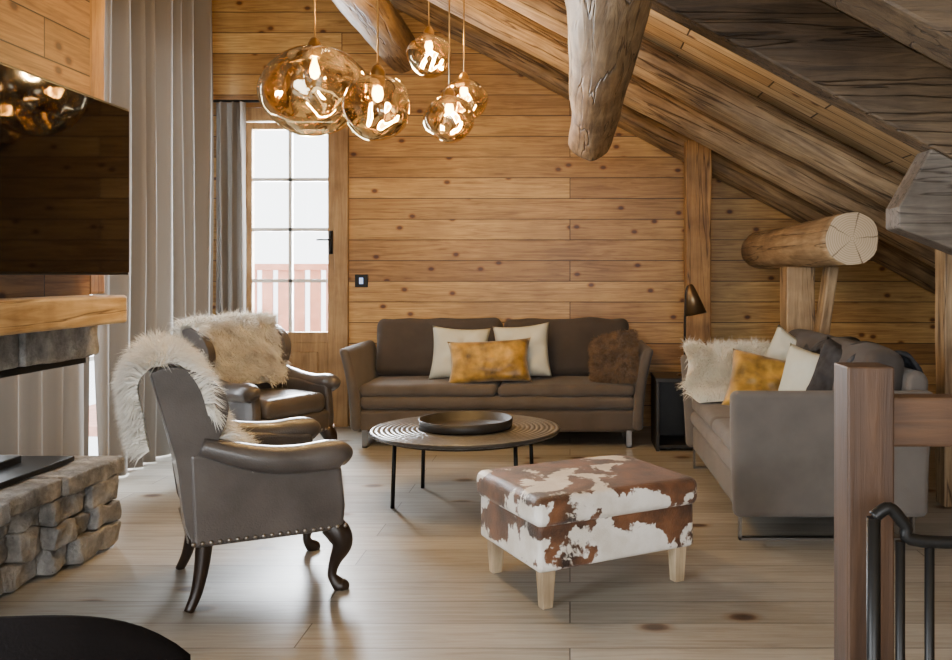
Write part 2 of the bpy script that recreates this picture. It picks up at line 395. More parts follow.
def fur_on(V, F, n, length, width, grav=.5, jit=.6, seed=1, gdir=Vector((0,0,-1)), both=False):
    rnd = random.Random(seed)
    Vv = [Vector(v) for v in V]
    me = bpy.data.meshes.new('tmp'); me.from_pydata([tuple(v) for v in Vv], [], F)
    bm = bmesh.new(); bm.from_mesh(me); bmesh.ops.remove_doubles(bm, verts=bm.verts, dist=1e-5)
    bmesh.ops.recalc_face_normals(bm, faces=bm.faces); bmesh.ops.triangulate(bm, faces=bm.faces)
    tris = [([v.co.copy() for v in f.verts], f.normal.copy(), f.calc_area()) for f in bm.faces]
    BV = [v.co.copy() for v in bm.verts]; bm.verts.index_update(); BF = [[v.index for v in f.verts] for f in bm.faces]
    bm.free(); bpy.data.meshes.remove(me)
    w = [t[2] for t in tris]
    picks = rnd.choices(tris, weights=w, k=n)
    outV = list(BV); outF = list(BF)
    cen = sum(BV, Vector())/len(BV)
    if both:
        sgn = sum((nn.dot(co[0]-cen))*a_ for co, nn, a_ in tris)
        flip = -1 if sgn < 0 else 1
    else: flip = 1
    for co, nn, _ in picks:
        a, b = rnd.random(), rnd.random()
        if a+b > 1: a, b = 1-a, 1-b
        p = co[0] + (co[1]-co[0])*a + (co[2]-co[0])*b
        cl = noise.noise_vector(p*14)
        d = (nn*flip + Vector(cl)*jit*1.3 + Vector((rnd.uniform(-1,1), rnd.uniform(-1,1), rnd.uniform(-1,1)))*jit*.5).normalized()
        L = length*rnd.uniform(.6, 1.25)
        d2 = (d + gdir*grav*1.6 + Vector(noise.noise_vector(p*30))*.5).normalized()
        s = d.cross(Vector((rnd.uniform(-1,1), rnd.uniform(-1,1), rnd.uniform(-1,1)))).normalized()*width
        q = p + d*L*.5; e = q + d2*L*.55
        k = len(outV)
        outV += [p-s, p+s, q-s*.8, q+s*.8, e]
        outF += [(k, k+1, k+3, k+2), (k+2, k+3, k+4)]
    return outV, outF
def drape(path, udir, u0, u1, nu=14, sub=5, wob=.012, ragged=.12, seed=0):
    P = crom([Vector(p) for p in path], sub); n = len(P)
    V = []; F = []
    udir = Vector(udir)
    for i, p in enumerate(P):
        vv = i/(n-1)
        for j in range(nu+1):
            t = -1+2*j/nu
            rg = 1 - ragged*(abs(2*vv-1)**2) + ragged*.6*noise.noise(Vector((vv*5, seed, t)))
            q = p + udir*((u0+u1)/2 + (u1-u0)/2*t*rg)
            q += Vector(noise.noise_vector(q*7+Vector((seed,0,0))))*wob
            V.append(q)
    for i in range(n-1):
        for j in range(nu):
            k = i*(nu+1)+j; F.append((k, k+1, k+nu+2, k+nu+1))
    return V, F
def copy_thing(root, loc, rotz, label=None, scale=None):
    def rec(o, par):
        c = o.copy(); COL.objects.link(c)
        if par: c.parent = par; c.matrix_parent_inverse = Matrix()
        for ch in o.children: rec(ch, c)
        return c
    c = rec(root, None); c.location = loc; c.rotation_euler = (0,0,rotz)
    if label: c['label'] = label
    if scale: c.scale = scale
    return c

# ------------------------------------------------------------ room
SL = .53
def zr(x, a=3.04): return a - SL*x
def slope_piece(g, x0, x1, y0, y1, z0, a=3.10):
    g.add([(x0,y0,z0),(x1,y0,z0),(x1,y0,zr(x1,a)),(x0,y0,zr(x0,a)),(x0,y1,z0),(x1,y1,z0),(x1,y1,zr(x1,a)),(x0,y1,zr(x0,a))],
          [(0,1,2,3),(7,6,5,4),(0,4,5,1),(1,5,6,2),(2,6,7,3),(3,7,4,0)])
fl = box('floor', (-3.3,3.8,-2.7,7.8,-.12,0), M['floor'], bevel=0); struct(fl)
g = Geo()
slope_piece(g, -3.3,-2.86,7.6,7.75,0); slope_piece(g, -2.86,-1.90,7.6,7.75,2.74); slope_piece(g, -1.90,3.8,7.6,7.75,0)
struct(mk('wall_back', g.v, g.f, M['wall'], smooth=False))
g = Geo()
slope_piece(g, -3.3,-2.2,-2.65,-2.5,0); slope_piece(g, -2.2,1.2,-2.65,-2.5,2.35); slope_piece(g, 1.2,3.8,-2.65,-2.5,0); g.add(*g_box(-2.2,1.2,-2.65,-2.5,0,.6))
struct(mk('wall_front', g.v, g.f, M['wall'], smooth=False))
g = Geo()
def bx(*a): g.add(*g_box(*a))
ZT = 4.7
bx(-3.25,-3.1,-2.5,-1.2,0,ZT); bx(-3.25,-3.1,-1.2,1.3,2.5,ZT); bx(-3.25,-3.1,-1.2,1.3,0,.3); bx(-3.25,-3.1,1.3,4.5,0,ZT)
bx(-3.25,-3.1,4.5,7.0,3.0,ZT); bx(-3.25,-3.1,7.0,7.6,0,ZT)
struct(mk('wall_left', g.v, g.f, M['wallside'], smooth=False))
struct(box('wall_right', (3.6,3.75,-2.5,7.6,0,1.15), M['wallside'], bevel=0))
def roofdeck():
    x0, x1, y0, y1 = -3.3, 3.9, -2.7, 7.8
    L = math.hypot(x1-x0, SL*(x1-x0)); 
    v, f = g_box(0, L, y0, y1, 0, .06)
    ob = mk('ceiling', v, f, M['roof'], loc=(x0,0,zr(x0)), rot=(0, math.atan(SL), 0), smooth=False)
    struct(ob)
roofdeck()
dr = thing('door_1', 'glazed timber balcony door with white muntins', 'door', (-2.38,7.62,0)); dr['kind'] = 'structure'
del dr['category']
g = Geo()
for b in [(-.46,-.40,-.06,.1,0,2.73),(.36,.48,-.06,.1,0,2.73),(-.40,.36,-.06,.1,2.62,2.73)]: g.add(*g_box(*b))
mk('door_frame', g.v, g.f, M['doorwood'], dr, smooth=False, bevel=.006)
g = Geo()
for b in [(-.40,-.35,-.03,.03,.02,2.61),(.30,.36,-.03,.03,.02,2.61),(-.35,.30,-.03,.03,2.55,2.61),(-.35,.30,-.03,.03,.72,.81)]: g.add(*g_box(*b))
mk('door_leaf', g.v, g.f, M['doorwood'], dr, smooth=False, bevel=.004)
g = Geo()
for b in [(-.35,.30,-.03,.03,.02,.72),(-.27,.22,-.045,-.03,.10,.64)]: g.add(*g_box(*b))
mk('door_panel', g.v, g.f, M['doorwood'], dr, smooth=False, bevel=.006)
g = Geo()
g.add(*g_box(-.04,-.01,-.02,.02,.81,2.55))
for z in (1.25,1.69,2.12): g.add(*g_box(-.35,.30,-.02,.02,z-.015,z+.015))
mk('muntin_grid', g.v, g.f, M['white'], dr, smooth=False)
box('glass_pane', (-.35,.30,-.004,.004,.81,2.55), M['glass'], dr, bevel=0)
g = Geo(); g.add(*g_box(.315,.345,-.045,-.03,1.48,1.68)); g.add(*g_tube([(.33,-.04,1.60),(.33,-.08,1.60),(.31,-.085,1.60),(.22,-.085,1.60)], .009))
mk('door_handle', g.v, g.f, M['black'], dr)
def win(n, y0, y1, z0, z1, cols, rows):
    w = thing('window_%d' % n, 'white framed window', 'window', (-3.17,0,0)); w['kind'] = 'structure'; del w['category']
    g = Geo()
    for b in [(-.05,.05,y0,y0+.06,z0,z1),(-.05,.05,y1-.06,y1,z0,z1),(-.05,.05,y0,y1,z0,z0+.06),(-.05,.05,y0,y1,z1-.06,z1)]: g.add(*g_box(*b))
    for i in range(1,cols):
        y = y0+(y1-y0)*i/cols; g.add(*g_box(-.03,.03,y-.02,y+.02,z0,z1))
    for i in range(1,rows):
        z = z0+(z1-z0)*i/rows; g.add(*g_box(-.025,.025,y0,y1,z-.015,z+.015))
    mk('window_frame', g.v, g.f, M['white'], w, smooth=False)
    box('window_glass', (-.004,.004,y0,y1,z0,z1), M['glass'], w, bevel=0)
win(1, 4.5, 7.0, 0.0, 3.0, 3, 4)
win(2, -1.2, 1.3, .3, 2.5, 2, 2)
tag(box('snowy_ground', (-16,8,7.75,30,-.9,-.8), M['snow'], bevel=0), 'snow covered ground outside the balcony door', 'ground')
tag(box('snowy_terrace', (-16,-3.3,-6,7.75,-.9,-.8), M['snow'], bevel=0), 'snow covered ground beside the chalet', 'ground')
br = thing('balcony_railing', 'red-brown slatted timber balcony railing with snow', 'railing', (-3.3,9.4,0))
box('railing_deck', (-1.6,2.2,-1.64,.1,-.12,-.03), M['redwood'], br)
g = Geo()
for i in range(22): g.add(*g_box(-1.5+i*.17,-1.5+i*.17+.11,-.02,.02,-.05,1.35))
mk('railing_slats', g.v, g.f, M['redwood'], br, smooth=False)
box('railing_top', (-1.6,2.3,-.06,.06,1.35,1.42), M['redwood'], br)
def curtain(name, label, X, y0, y1, z0, z1, folds, amp, axis='y', seed=0):
    ny, nz = folds*14, 16; V = []; F = []
    for i in range(ny+1):
        t = i/ny
        for j in range(nz+1):
            s = j/nz
            a = amp*(.75+.6*noise.noise(Vector((t*5, s*1.2, seed))))
            ph = t*folds*2*math.pi + 2.2*noise.noise(Vector((t*6, s*.7, seed+4)))
            off = a*math.sin(ph) + .25*a*math.sin(2*ph+1)
            al = y0+(y1-y0)*t + .012*noise.noise(Vector((t*9, s*3, seed)))
            z = z0+(z1-z0)*s
            V.append((X+off, al, z) if axis == 'y' else (al, X+off, z))
    for i in range(ny):
        for j in range(nz):
            k = i*(nz+1)+j; F.append((k, k+1, k+nz+2, k+nz+1))
    e = thing(name, label, 'curtain', ((X, (y0+y1)/2, 0) if axis == 'y' else ((y0+y1)/2, X, 0)), 0, 'linen curtains')
    o = e.location; V = [(a-o.x, b-o.y, c) for a, b, c in V]
    mk('curtain_fabric', V, F, M['curtain'], e)
    return e
def rod(e, p, q):
    o = e.location; tube('curtain_rod', [Vector(p)-o, Vector(q)-o], .012, M['black'], e)
c = curtain('curtain', 'long grey linen curtain hanging in full folds beside the fireplace', -2.93, 4.42, 5.36, .01, 4.25, 5, .06, seed=1); rod(c, (-2.93,4.38,4.26), (-2.93,5.38,4.26))
c = curtain('curtain', 'long grey linen curtain in deep folds reaching the floor', -2.92, 5.46, 7.15, .01, 4.25, 8, .085, seed=2); rod(c, (-2.92,5.40,4.26), (-2.92,7.2,4.26))
c = curtain('curtain', 'narrow grey linen curtain gathered beside the balcony door', 7.47, -3.0, -2.74, .01, 2.76, 3, .05, axis='x', seed=3); rod(c, (-3.05,7.47,2.77), (-2.2,7.47,2.77))

# ------------------------------------------------------------ timber logs
def log(name, label, p, q, r, mat, taper=1.0, seed=0, end=True, seg=28):
    p, q = Vector(p), Vector(q); L = (q-p).length; n = max(8, int(L/.12)); V = []; F = []
    for i in range(n+1):
        t = i/n
        for k in range(seg):
            a = 2*math.pi*k/seg
            rr = r*(1+(taper-1)*t)*(1+.10*noise.noise(Vector((math.cos(a)*1.5, math.sin(a)*1.5, t*L*1.3+seed*9)))+.04*noise.noise(Vector((math.cos(a)*4, math.sin(a)*4, t*L*4+seed*9))))
            V.append((rr*math.cos(a)+.012*noise.noise(Vector((t*L,seed,0))), rr*math.sin(a), t*L))
    for i in range(n):
        for k in range(seg):
            k2 = (k+1)%seg; F.append((i*seg+k, i*seg+k2, (i+1)*seg+k2, (i+1)*seg+k))
    F.append(tuple(range(seg))); F.append(tuple(n*seg+k for k in range(seg)))
    ob = mk(name, V, F, mat)
    ob.data.materials.append(M['end'])
    for pl in ob.data.polygons:
        if len(pl.vertices) == seg: pl.material_index = 1; pl.use_smooth = False
    ob.location = p; ob.rotation_euler = (q-p).to_track_quat('Z', 'Y').to_euler()
    return tag(ob, label, 'beam')
def rafter(D, r, mat, a=2.91, seed=0, x0=-2.97, x1=3.5):
    return log('log_rafter', 'round peeled log rafter following the roof slope', (x0,D,zr(x0,a)), (x1,D,zr(x1,a)), r, mat, 1.0, seed)
rafter(7.46, .112, M['logdark'], 2.90, 1)
rafter(6.40, .12, M['log'], 2.885, 2)
rafter(5.50, .11, M['log'], 2.89, 3)
log('log_purlin', 'thick peeled log purlin under the rafters', (.12,.3,2.24), (.14,5.85,2.20), .148, M['log'], .95, 6)
log('log_purlin', 'short log purlin with pale cut end on a timber post', (1.63,5.1,1.51), (1.63,7.59,1.51), .155, M['logpale'], 1, 7)
log('log_purlin', 'dark log purlin high under the ridge', (-1.44,.3,3.2), (-1.44,7.59,3.2), .16, M['logdark'], 1, 8)
def beam(name, label, p, q, w, h, mat, cat='beam', wob=.008):
    p, q = Vector(p), Vector(q); L = (q-p).length; n = max(2, int(L/.15)); V = []; F = []
    for i in range(n+1):
        z = L*i/n
        for k, (a, b) in enumerate(((-1,-1),(1,-1),(1,1),(-1,1))):
            V.append((a*w/2+wob*noise.noise(Vector((z*3,k,L))), b*h/2+wob*noise.noise(Vector((z*3,k,9+L))), z))
    for i in range(n):
        for k in range(4):
            k2=(k+1)%4; F.append((i*4+k,i*4+k2,(i+1)*4+k2,(i+1)*4+k))
    F.append((0,1,2,3)); F.append(tuple(n*4+k for k in range(4)))
    ob = mk(name, V, F, mat, smooth=False, bevel=.012)
    ob.location = p; ob.rotation_euler = (q-p).to_track_quat('Z', 'Y').to_euler()
    return tag(ob, label, cat)
def tb(x): return 2.843 - SL*x
hb = .17/math.cos(math.atan(SL))
for y0, y1 in ((3.74,3.88),(2.72,2.94)):
    v, f = g_prof([(-1.2,tb(-1.2)-hb),(3.2,tb(3.2)-hb),(3.2,tb(3.2)+hb-.006),(-1.2,tb(-1.2)+hb-.006)], y0, y1)
    tag(mk('truss_beam', v, f, M['beamq'], smooth=False, bevel=.014), 'dark hewn square truss beam sloping with the roof', 'beam', 'hewn truss beams')
beam('timber_post', 'square pine post against the plank wall', (1.045,7.25,0), (1.045,7.25,2.40), .205, .16, M['post'], 'post')
beam('timber_post', 'square pine post under the cut log', (1.62,6.3,0), (1.62,6.3,1.36), .2, .2, M['logpale'], 'post')
beam('timber_brace', 'slanted pine brace beside the post under the log', (1.62,6.155,0), (1.82,6.155,1.36), .14, .08, M['logpale'], 'brace')
beam('timber_post', 'pale square timber post carrying the roof', (2.16,5.0,0), (2.16,5.0,1.72), .14, .14, M['logpale'], 'post')
def bb(x): return tb(x)-hb-.003
v, f = g_prof([(1.39,1.50),(1.39,1.588),(1.53,bb(1.53)),(1.9,bb(1.9)),(1.9,1.30)], 3.74, 3.90)
tag(mk('timber_stub', v, f, M['greybeam'], smooth=False, bevel=.008), 'short weathered grey timber with angled end under the truss beam', 'beam')

# ------------------------------------------------------------ chimney / fireplace
g = Geo(); g.add([(-2.95,1.5,1.08),(-2.2,1.5,1.08),(-2.2,4.05,1.08),(-2.95,4.05,1.08),(-2.95,1.5,zr(-2.95,3.02)),(-2.2,1.5,zr(-2.2,3.02)),(-2.2,4.05,zr(-2.2,3.02)),(-2.95,4.05,zr(-2.95,3.02))],
                 [(0,3,2,1),(4,5,6,7),(0,1,5,4),(1,2,6,5),(2,3,7,6),(3,0,4,7)])
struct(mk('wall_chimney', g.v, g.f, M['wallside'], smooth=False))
beam('timber_post', 'square timber post at the end of the chimney wall', (-2.27,4.13,1.21), (-2.27,4.13,4.1), .13, .14, M['post'], 'post')
def stones(g, x0, x1, y0, y1, z0, z1, rows, wl, seed, noisea=.022):
    rnd = random.Random(seed); z = z0
    hs = [rnd.uniform(.75,1.3) for _ in range(rows)]; tot = sum(hs)
    for r_ in range(rows):
        h = (z1-z0)*hs[r_]/tot; y = y0
        while y < y1-.02:
            w = rnd.uniform(wl*.5, wl*1.4)
            if y+w > y1-.08: w = y1-y
            dx = rnd.uniform(-.035, .025)
            v, f = g_rbox(x1-x0+dx, w*.985, h*.97, .012, n=6, nz=noisea, nscale=12, seed=rnd.random()*50)
            g.add(v, f, Matrix.Translation(((x0+x1+dx)/2, y+w/2, z+h/2)))
            y += w
        z += h
fp = thing('fireplace', 'raised grey stone hearth with stone lintel and steel firebox', 'fireplace', (-2.5,3.2,0))
T = lambda g: [(a+2.5, b-3.2, c) for a, b, c in g.v]
g = Geo(); stones(g, -3.0, -2.28, 1.6, 3.78, .012, .34, 3, .38, 3); stones(g, -3.0, -2.19, 3.78, 4.28, .012, .34, 3, .22, 4)
mk('hearth_base', T(g), g.f, M['stone'], fp, doubles=True)
g = Geo(); stones(g, -3.0, -2.18, 1.6, 4.32, .335, .42, 1, .55, 9, .012)
mk('hearth_slab', T(g), g.f, M['stone'], fp, doubles=True)
g = Geo(); stones(g, -2.95, -2.18, 1.6, 4.05, .93, 1.08, 1, .4, 11, .01)
mk('stone_lintel', T(g), g.f, M['stone'], fp, doubles=True)
box('firebox_frame', (-.42,.30,-1.4,.82,.90,.93), M['black'], fp)
g = Geo(); g.add(*g_box(-.42,.10,-1.3,.40,.42,.46)); g.add(*g_box(-.42,-.38,-1.3,.40,.42,.91)); g.add(*g_box(-.42,.10,.37,.40,.42,.91)); g.add(*g_box(-.42,.10,-1.3,-1.27,.42,.91))
mk('firebox', g.v, g.f, M['black'], fp, smooth=False)
box('firebox_glass', (.085,.095,-1.27,.37,.46,.90), M['tv'], fp, bevel=0)
tag(box('mantel_beam', (-2.4,-2.0,1.9,4.0,1.085,1.21), M['mantle'], bevel=.012), 'solid pale oak mantel beam above the fireplace', 'mantel')
hp = thing('hearth_plate', 'flat black steel hearth plate lying on the stone hearth', 'hearth plate', (-2.6,3.5,.425))
box('plate_base', (-.3,.27,-.9,.66,0,.025), M['black'], hp)
box('plate_tray', (-.3,.12,-.9,.50,.025,.06), M['black'], hp)

tv = thing('television', 'large black flat-screen television mounted on the chimney wall', 'television', (-2.02,3.36,1.3))
box('tv_body', (-.05,-.005,-.7,.7,0,.76), M['black'], tv)
box('tv_screen', (-.005,.0,-.69,.69,.012,.748), M['tv'], tv, bevel=0)
box('wall_bracket', (-.18,-.05,-.2,.2,.2,.5), M['black'], tv)

sw = thing('light_switch', 'small black wall switch with blue indicator light', 'switch', (-1.79,7.59,1.25))
box('switch_plate', (-.055,.055,-.012,.008,-.055,.055), M['black'], sw)
box('indicator_light', (-.016,.016,-.016,-.012,-.026,.026), M['led'], sw, bevel=0)

# ------------------------------------------------------------ armchairs
def zs(z): return z if z < .6 else .6+(z-.6)*.90
def armchair(loc, rotz, label):
    e = thing('wingback_armchair', label, 'armchair', loc, rotz, 'leather wingback armchairs')
    L = M['leather']
    g = Geo()
    v, f = g_rbox(.58,.58,.15,.035,n=6); g.add(v, f, Matrix.Translation((.02,0,.32)))
    mk('seat_frame', g.v, g.f, L, e, doubles=True)
    rbox('seat_cushion', (.54,.50,.13), .05, L, e, (.05,0,.445), puff=.25, nz=.006, seed=2)
    V = []; F = []; nu, nv = 16, 18
    for s in (0, 1):
        for i in range(nu+1):
            u = -1+2*i/nu
            for j in range(nv+1):
                t = j/nv
                top = .985 - .05*abs(u)**3
                z = .27 + (top-.27)*t
                xb = -.275 - .14*(t**1.3) 
                wd = .27 + .035*t - .02*max(0,(t-.9)*10)**2*.8
                th = .12 + .02*math.sin(t*math.pi)
                edge = max(0,1-abs(u)**6)**.4 if s else 1
                te = math.sqrt(max(0, 1-max(0,(t-.9)/.1)**2))
                x = xb + (th*(.35+.65*edge)*(.25+.75*te) if s else (.02*(1-te)))
                if not s: x -= .015*(1-u*u)
                V.append((x, u*wd, zs(z)))
    o = (nu+1)*(nv+1)
    for s in (0,1):
        for i in range(nu):
            for j in range(nv):
                k = s*o+i*(nv+1)+j; F.append((k,k+1,k+nv+2,k+nv+1))
    for i in range(nu):
        for j in (0,nv):
            k = i*(nv+1)+j; F.append((k, k+nv+1, o+k+nv+1, o+k))
    for j in range(nv):
        for i in (0,nu):
            k = i*(nv+1)+j; F.append((k, k+1, o+k+1, o+k))
    mk('backrest', V, F, L, e)
    for s in (-1, 1):
        out = [(-.275,.28),(-.335,.62),(-.41,.93),(-.405,.975),(-.34,.99),(-.26,.965),(-.18,.90),(-.145,.82),(-.155,.73),(-.18,.66),(-.15,.59),(-.05,.555),(-.05,.50),(-.1,.3)]
        out = [(x, zs(z)) for x, z in out]
        v, f = g_prof(out, 0, .055, 4)
        v = [(x, (s*.262 + s*y + s*.03*max(0,(z-.6)/.4)), z) for x, y, z in v]
        mk('wing', v, f, L, e, smooth=False, bevel=.02, segs=4)
        g = Geo()
        out = [(-.275,.25),(.30,.25),(.31,.35),(.30,.45),(.285,.56),(.1,.575),(-.15,.60),(-.29,.62)]
        v, f = g_prof(out, 0, .06); g.add([(x, s*.262+s*y, z) for x, y, z in v], f)
        ar = mk('armrest', g.v, g.f, L, e, smooth=False, bevel=.02, segs=4)
        v, f = g_tube([(-.24,s*.30,.64),(-.12,s*.315,.60),(.0,s*.325,.570),(.12,s*.325,.56),(.23,s*.325,.565),(.29,s*.325,.558),(.315,s*.325,.54)], [.04,.048,.055,.058,.062,.056,.03], 6, 18)
        mk('arm_roll', v, f, L, ar)
    g = Geo()
    pts = []
    for i in range(19):
        pts += [(-.27+i*.032, -.322, .268, 'y'), (-.27+i*.032, .322, .268, 'Y')]
    for i in range(20): pts.append((.313, -.30+i*.0316, .268, 'x'))
    for i in range(17): pts.append((-.285, -.27+i*.034, .268, 'X'))
    for x, y, z, d in pts:
        v, f = g_lathe([(.001,.006),(.006,.004),(.009,0)], 8)
        rot = {'y': Matrix.Rotation(R(90),4,'X'), 'Y': Matrix.Rotation(R(-90),4,'X'), 'x': Matrix.Rotation(R(90),4,'Y'), 'X': Matrix.Rotation(R(-90),4,'Y')}[d]
        g.add(v, f, Matrix.Translation((x,y,z)) @ rot)
    mk('nailhead_trim', g.v, g.f, M['nail'], e, kind='stuff')
    for s in (-1, 1):
        tube('front_leg', [(.25,s*.27,.27),(.285,s*.285,.235),(.30,s*.295,.185),(.275,s*.285,.12),(.262,s*.28,.06),(.285,s*.29,.022),(.30,s*.297,.012),(.302,s*.298,.0)], [.045,.05,.042,.026,.019,.028,.03,.024], M['darkwood'], e, 5, 14)
        tube('rear_leg', [(-.225,s*.25,.27),(-.235,s*.26,.17),(-.255,s*.272,.07),(-.285,s*.285,.0)], [.034,.029,.023,.019], M['darkwood'], e, 5, 14)
    return e
chA = armchair((-1.345,3.79,0), R(27), 'taupe leather wingback armchair with nailhead trim beside the hearth')
chB = copy_thing(chA, (-2.03,5.90,0), R(-33), 'taupe leather wingback armchair under a sheepskin beside the curtains')
def throw(label, chair, path, u0, u1, n, mat, length, seed, nm='sheepskin_throw', wid=.0026, ragged=.12):
    v, f = drape(path, (0,1,0), u0, u1, seed=seed, nu=18, ragged=ragged)
    V, F = fur_on(v, f, n, length, wid, .5, .8, seed, both=True)
    ob = mk(nm, V, F, mat, None, chair.location, chair.rotation_euler)
    return tag(ob, label, 'throw', 'sheepskin throws')
pathA = [(-.04,0,.53),(-.12,0,.58),(-.20,0,.72),(-.255,0,.88),(-.33,0,.965),(-.41,0,.96),(-.455,0,.90),(-.45,0,.78),(-.42,0,.62)]
throw('long-haired grey-beige sheepskin draped over the armchair back', chA, pathA, -.36, .42, 28000, M['greyfur'], .085, 3, ragged=.42)
pathB = [(-.13,0,.56),(-.20,0,.66),(-.245,0,.80),(-.28,0,.92),(-.34,0,.97),(-.42,0,.955),(-.46,0,.88),(-.45,0,.78)]
throw('fluffy grey-beige sheepskin covering the armchair back', chB, pathB, -.34, .32, 20000, M['greyfur'], .09, 5)

# ------------------------------------------------------------ sofas
def sofa(loc, rotz, W, Dp, label, mat, matb, nb, group):
    e = thing('sofa', label, 'sofa', loc, rotz, group)
    hw, hd = W/2, Dp/2
    inw = W - .22
    rbox('sofa_base', (inw, Dp-.10, .17), .03, mat, e, (0,0,.20), n=8)
    rbox('seat_cushion', (inw-.01, Dp-.24, .10), .045, mat, e, (0,-.09,.335), n=14, nz=.006, seed=3)
    cw = inw/nb
    for i in range(nb):
        x = -inw/2+cw*(i+.5)
        rbox('seat_cushion', (cw-.008, Dp-.25, .09), .04, mat, e, (x,-.085,.425), puff=.3, n=12, nz=.008, seed=i+7)
    v, f = g_prof([(hd-.20,.13),(hd-.01,.13),(hd+.0,.80),(hd-.04,.84),(hd-.10,.82)], -inw/2-.03, inw/2+.03)
    v = [(y, x, z) for x, y, z in v]
    mk('sofa_back', v, f, mat, e, smooth=False, bevel=.03, segs=4)
    for i in range(nb):
        x = -inw/2+cw*(i+.5)
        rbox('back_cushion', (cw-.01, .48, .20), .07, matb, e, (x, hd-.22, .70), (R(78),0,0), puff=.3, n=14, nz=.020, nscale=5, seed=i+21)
    for s in (-1, 1):
        v, f = g_rbox(.08, Dp-.02, .62, .035, n=12)
        V = []
        for p in v:
            z = p.z+.31
            t = max(0.0, z/.62)
            x = p.x*(1-.1*t) + .085*t**2.2
            y = p.y
            V.append((s*(hw-.125+x+.03), y + (-.03*t*(1 if y < 0 else 0)), .13 + z))
        mk('armrest', V, f, mat, e, doubles=True)
        x = s*(hw-.16)
        g = Geo()
        g.add(*g_box(x-.02,x+.02,-hd+.05,-hd+.062,0,.13)); g.add(*g_box(x-.02,x+.02,hd-.062,hd-.05,0,.13)); g.add(*g_box(x-.02,x+.02,-hd+.05,hd-.05,0,.012))
        mk('sled_leg', g.v, g.f, M['steel'], e, smooth=False)
    return e
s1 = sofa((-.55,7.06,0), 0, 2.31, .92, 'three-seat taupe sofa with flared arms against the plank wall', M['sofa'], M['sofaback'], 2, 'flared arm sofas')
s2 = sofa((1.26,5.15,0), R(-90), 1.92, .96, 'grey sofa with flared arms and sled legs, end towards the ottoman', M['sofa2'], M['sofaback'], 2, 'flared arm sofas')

pillow('pale grey square pillow behind the mustard one', .46,.43,.16, M['cream'], (-.87,6.98,.68), (R(-16),R(3),R(4)), seed=1)
pillow('pale grey square pillow leaning on the sofa back', .46,.44,.16, M['cream'], (-.38,7.0,.695), (R(-15),R(-5),R(-6)), seed=2)
pillow('shiny mustard velvet oblong pillow on the sofa', .65,.35,.17, M['mustard'], (-.62,6.80,.635), (R(-20),R(-3),0), seed=3)
pv, pf = g_pillow(.38,.38,.17, seed=4); V, F = fur_on(pv, pf, 16000, .05, .0024, .4, 1.0, 11, both=True)
tag(mk('throw_pillow', V, F, M['brownfur'], None, (.34,6.82,.65), (R(-18),R(-14),R(-35))), 'brown fur pillow leaning on the sofa arm', 'pillow', 'throw pillows')
pillow('crumpled mustard velvet pillow on the grey sofa', .44,.40,.16, M['mustard'], (1.17,5.35,.64), (R(-35),R(12),R(-10)), seed=5)
pillow('pale grey pillow against the grey sofa back', .42,.42,.15, M['cream'], (1.40,5.62,.70), (R(-10),R(28),R(-30)), seed=6)
pillow('pale grey pillow standing beside the dark cushions', .42,.42,.14, M['cream'], (1.36,5.02,.67), (R(-12),R(8),R(-55)), seed=7)
pillow('charcoal knitted pillow on the grey sofa', .46,.44,.18, M['darkfab'], (1.46,4.70,.70), (R(-14),R(14),R(-60)), seed=8)
V, F = drape([(1.42,0,.86),(1.50,0,.92),(1.62,0,.91),(1.72,0,.88),(1.78,0,.80),(1.80,0,.60)], (0,1,0), 4.45, 5.5, wob=.05, seed=4, nu=30)
ob = mk('folded_blanket', V, F, M['bluefab']); so = ob.modifiers.new('s','SOLIDIFY'); so.thickness = .02
tag(ob, 'dark slate patterned blanket over the grey sofa back', 'blanket')
v, f = drape([(0,5.62,.49),(0,5.80,.50),(0,5.91,.58),(0,5.96,.72),(0,6.04,.78),(0,6.13,.76),(0,6.18,.62)], (1,0,0), .78, 1.46, seed=6)
V, F = fur_on(v, f, 17000, .085, .0026, .45, .8, 9, both=True)
tag(mk('sheepskin_throw', V, F, M['creamfur']), 'cream long-haired sheepskin over the grey sofa arm', 'throw', 'sheepskin throws')

# ------------------------------------------------------------ coffee table, tray
ct = thing('coffee_table', 'round low coffee table with carved grey top and black metal legs', 'coffee table', (-.60,5.1,0))
v, f = g_lathe([(.0005,.390),(.50,.390),(.535,.397),(.545,.408),(.54,.418),(.53,.42),(.0005,.42)], 72)
mk('tabletop', v, f, M['top'], ct, smooth=False)
for x, y in ((-.39,-.17),(-.30,.30),(.30,-.12),(.37,.30)):
    tube('leg', [(x,y,0),(x*.97,y*.97,.39)], .012, M['black'], ct)
v, f = g_lathe([(.46,.375),(.47,.375),(.47,.39),(.46,.39)], 48); mk('apron_ring', v, f[:-2]+[tuple([3*48+k, 3*48+(k+1)%48, (k+1)%48, k]) for k in range(48)], M['black'], ct)
v, f = g_lathe([(.0005,0),(.255,0),(.265,.01),(.27,.055),(.262,.055),(.255,.014),(.0005,.012)], 56)
tag(mk('round_tray', v, f, M['blackbox'], None, (-.60,5.10,.421)), 'round black tray with raised rim on the coffee table', 'tray')

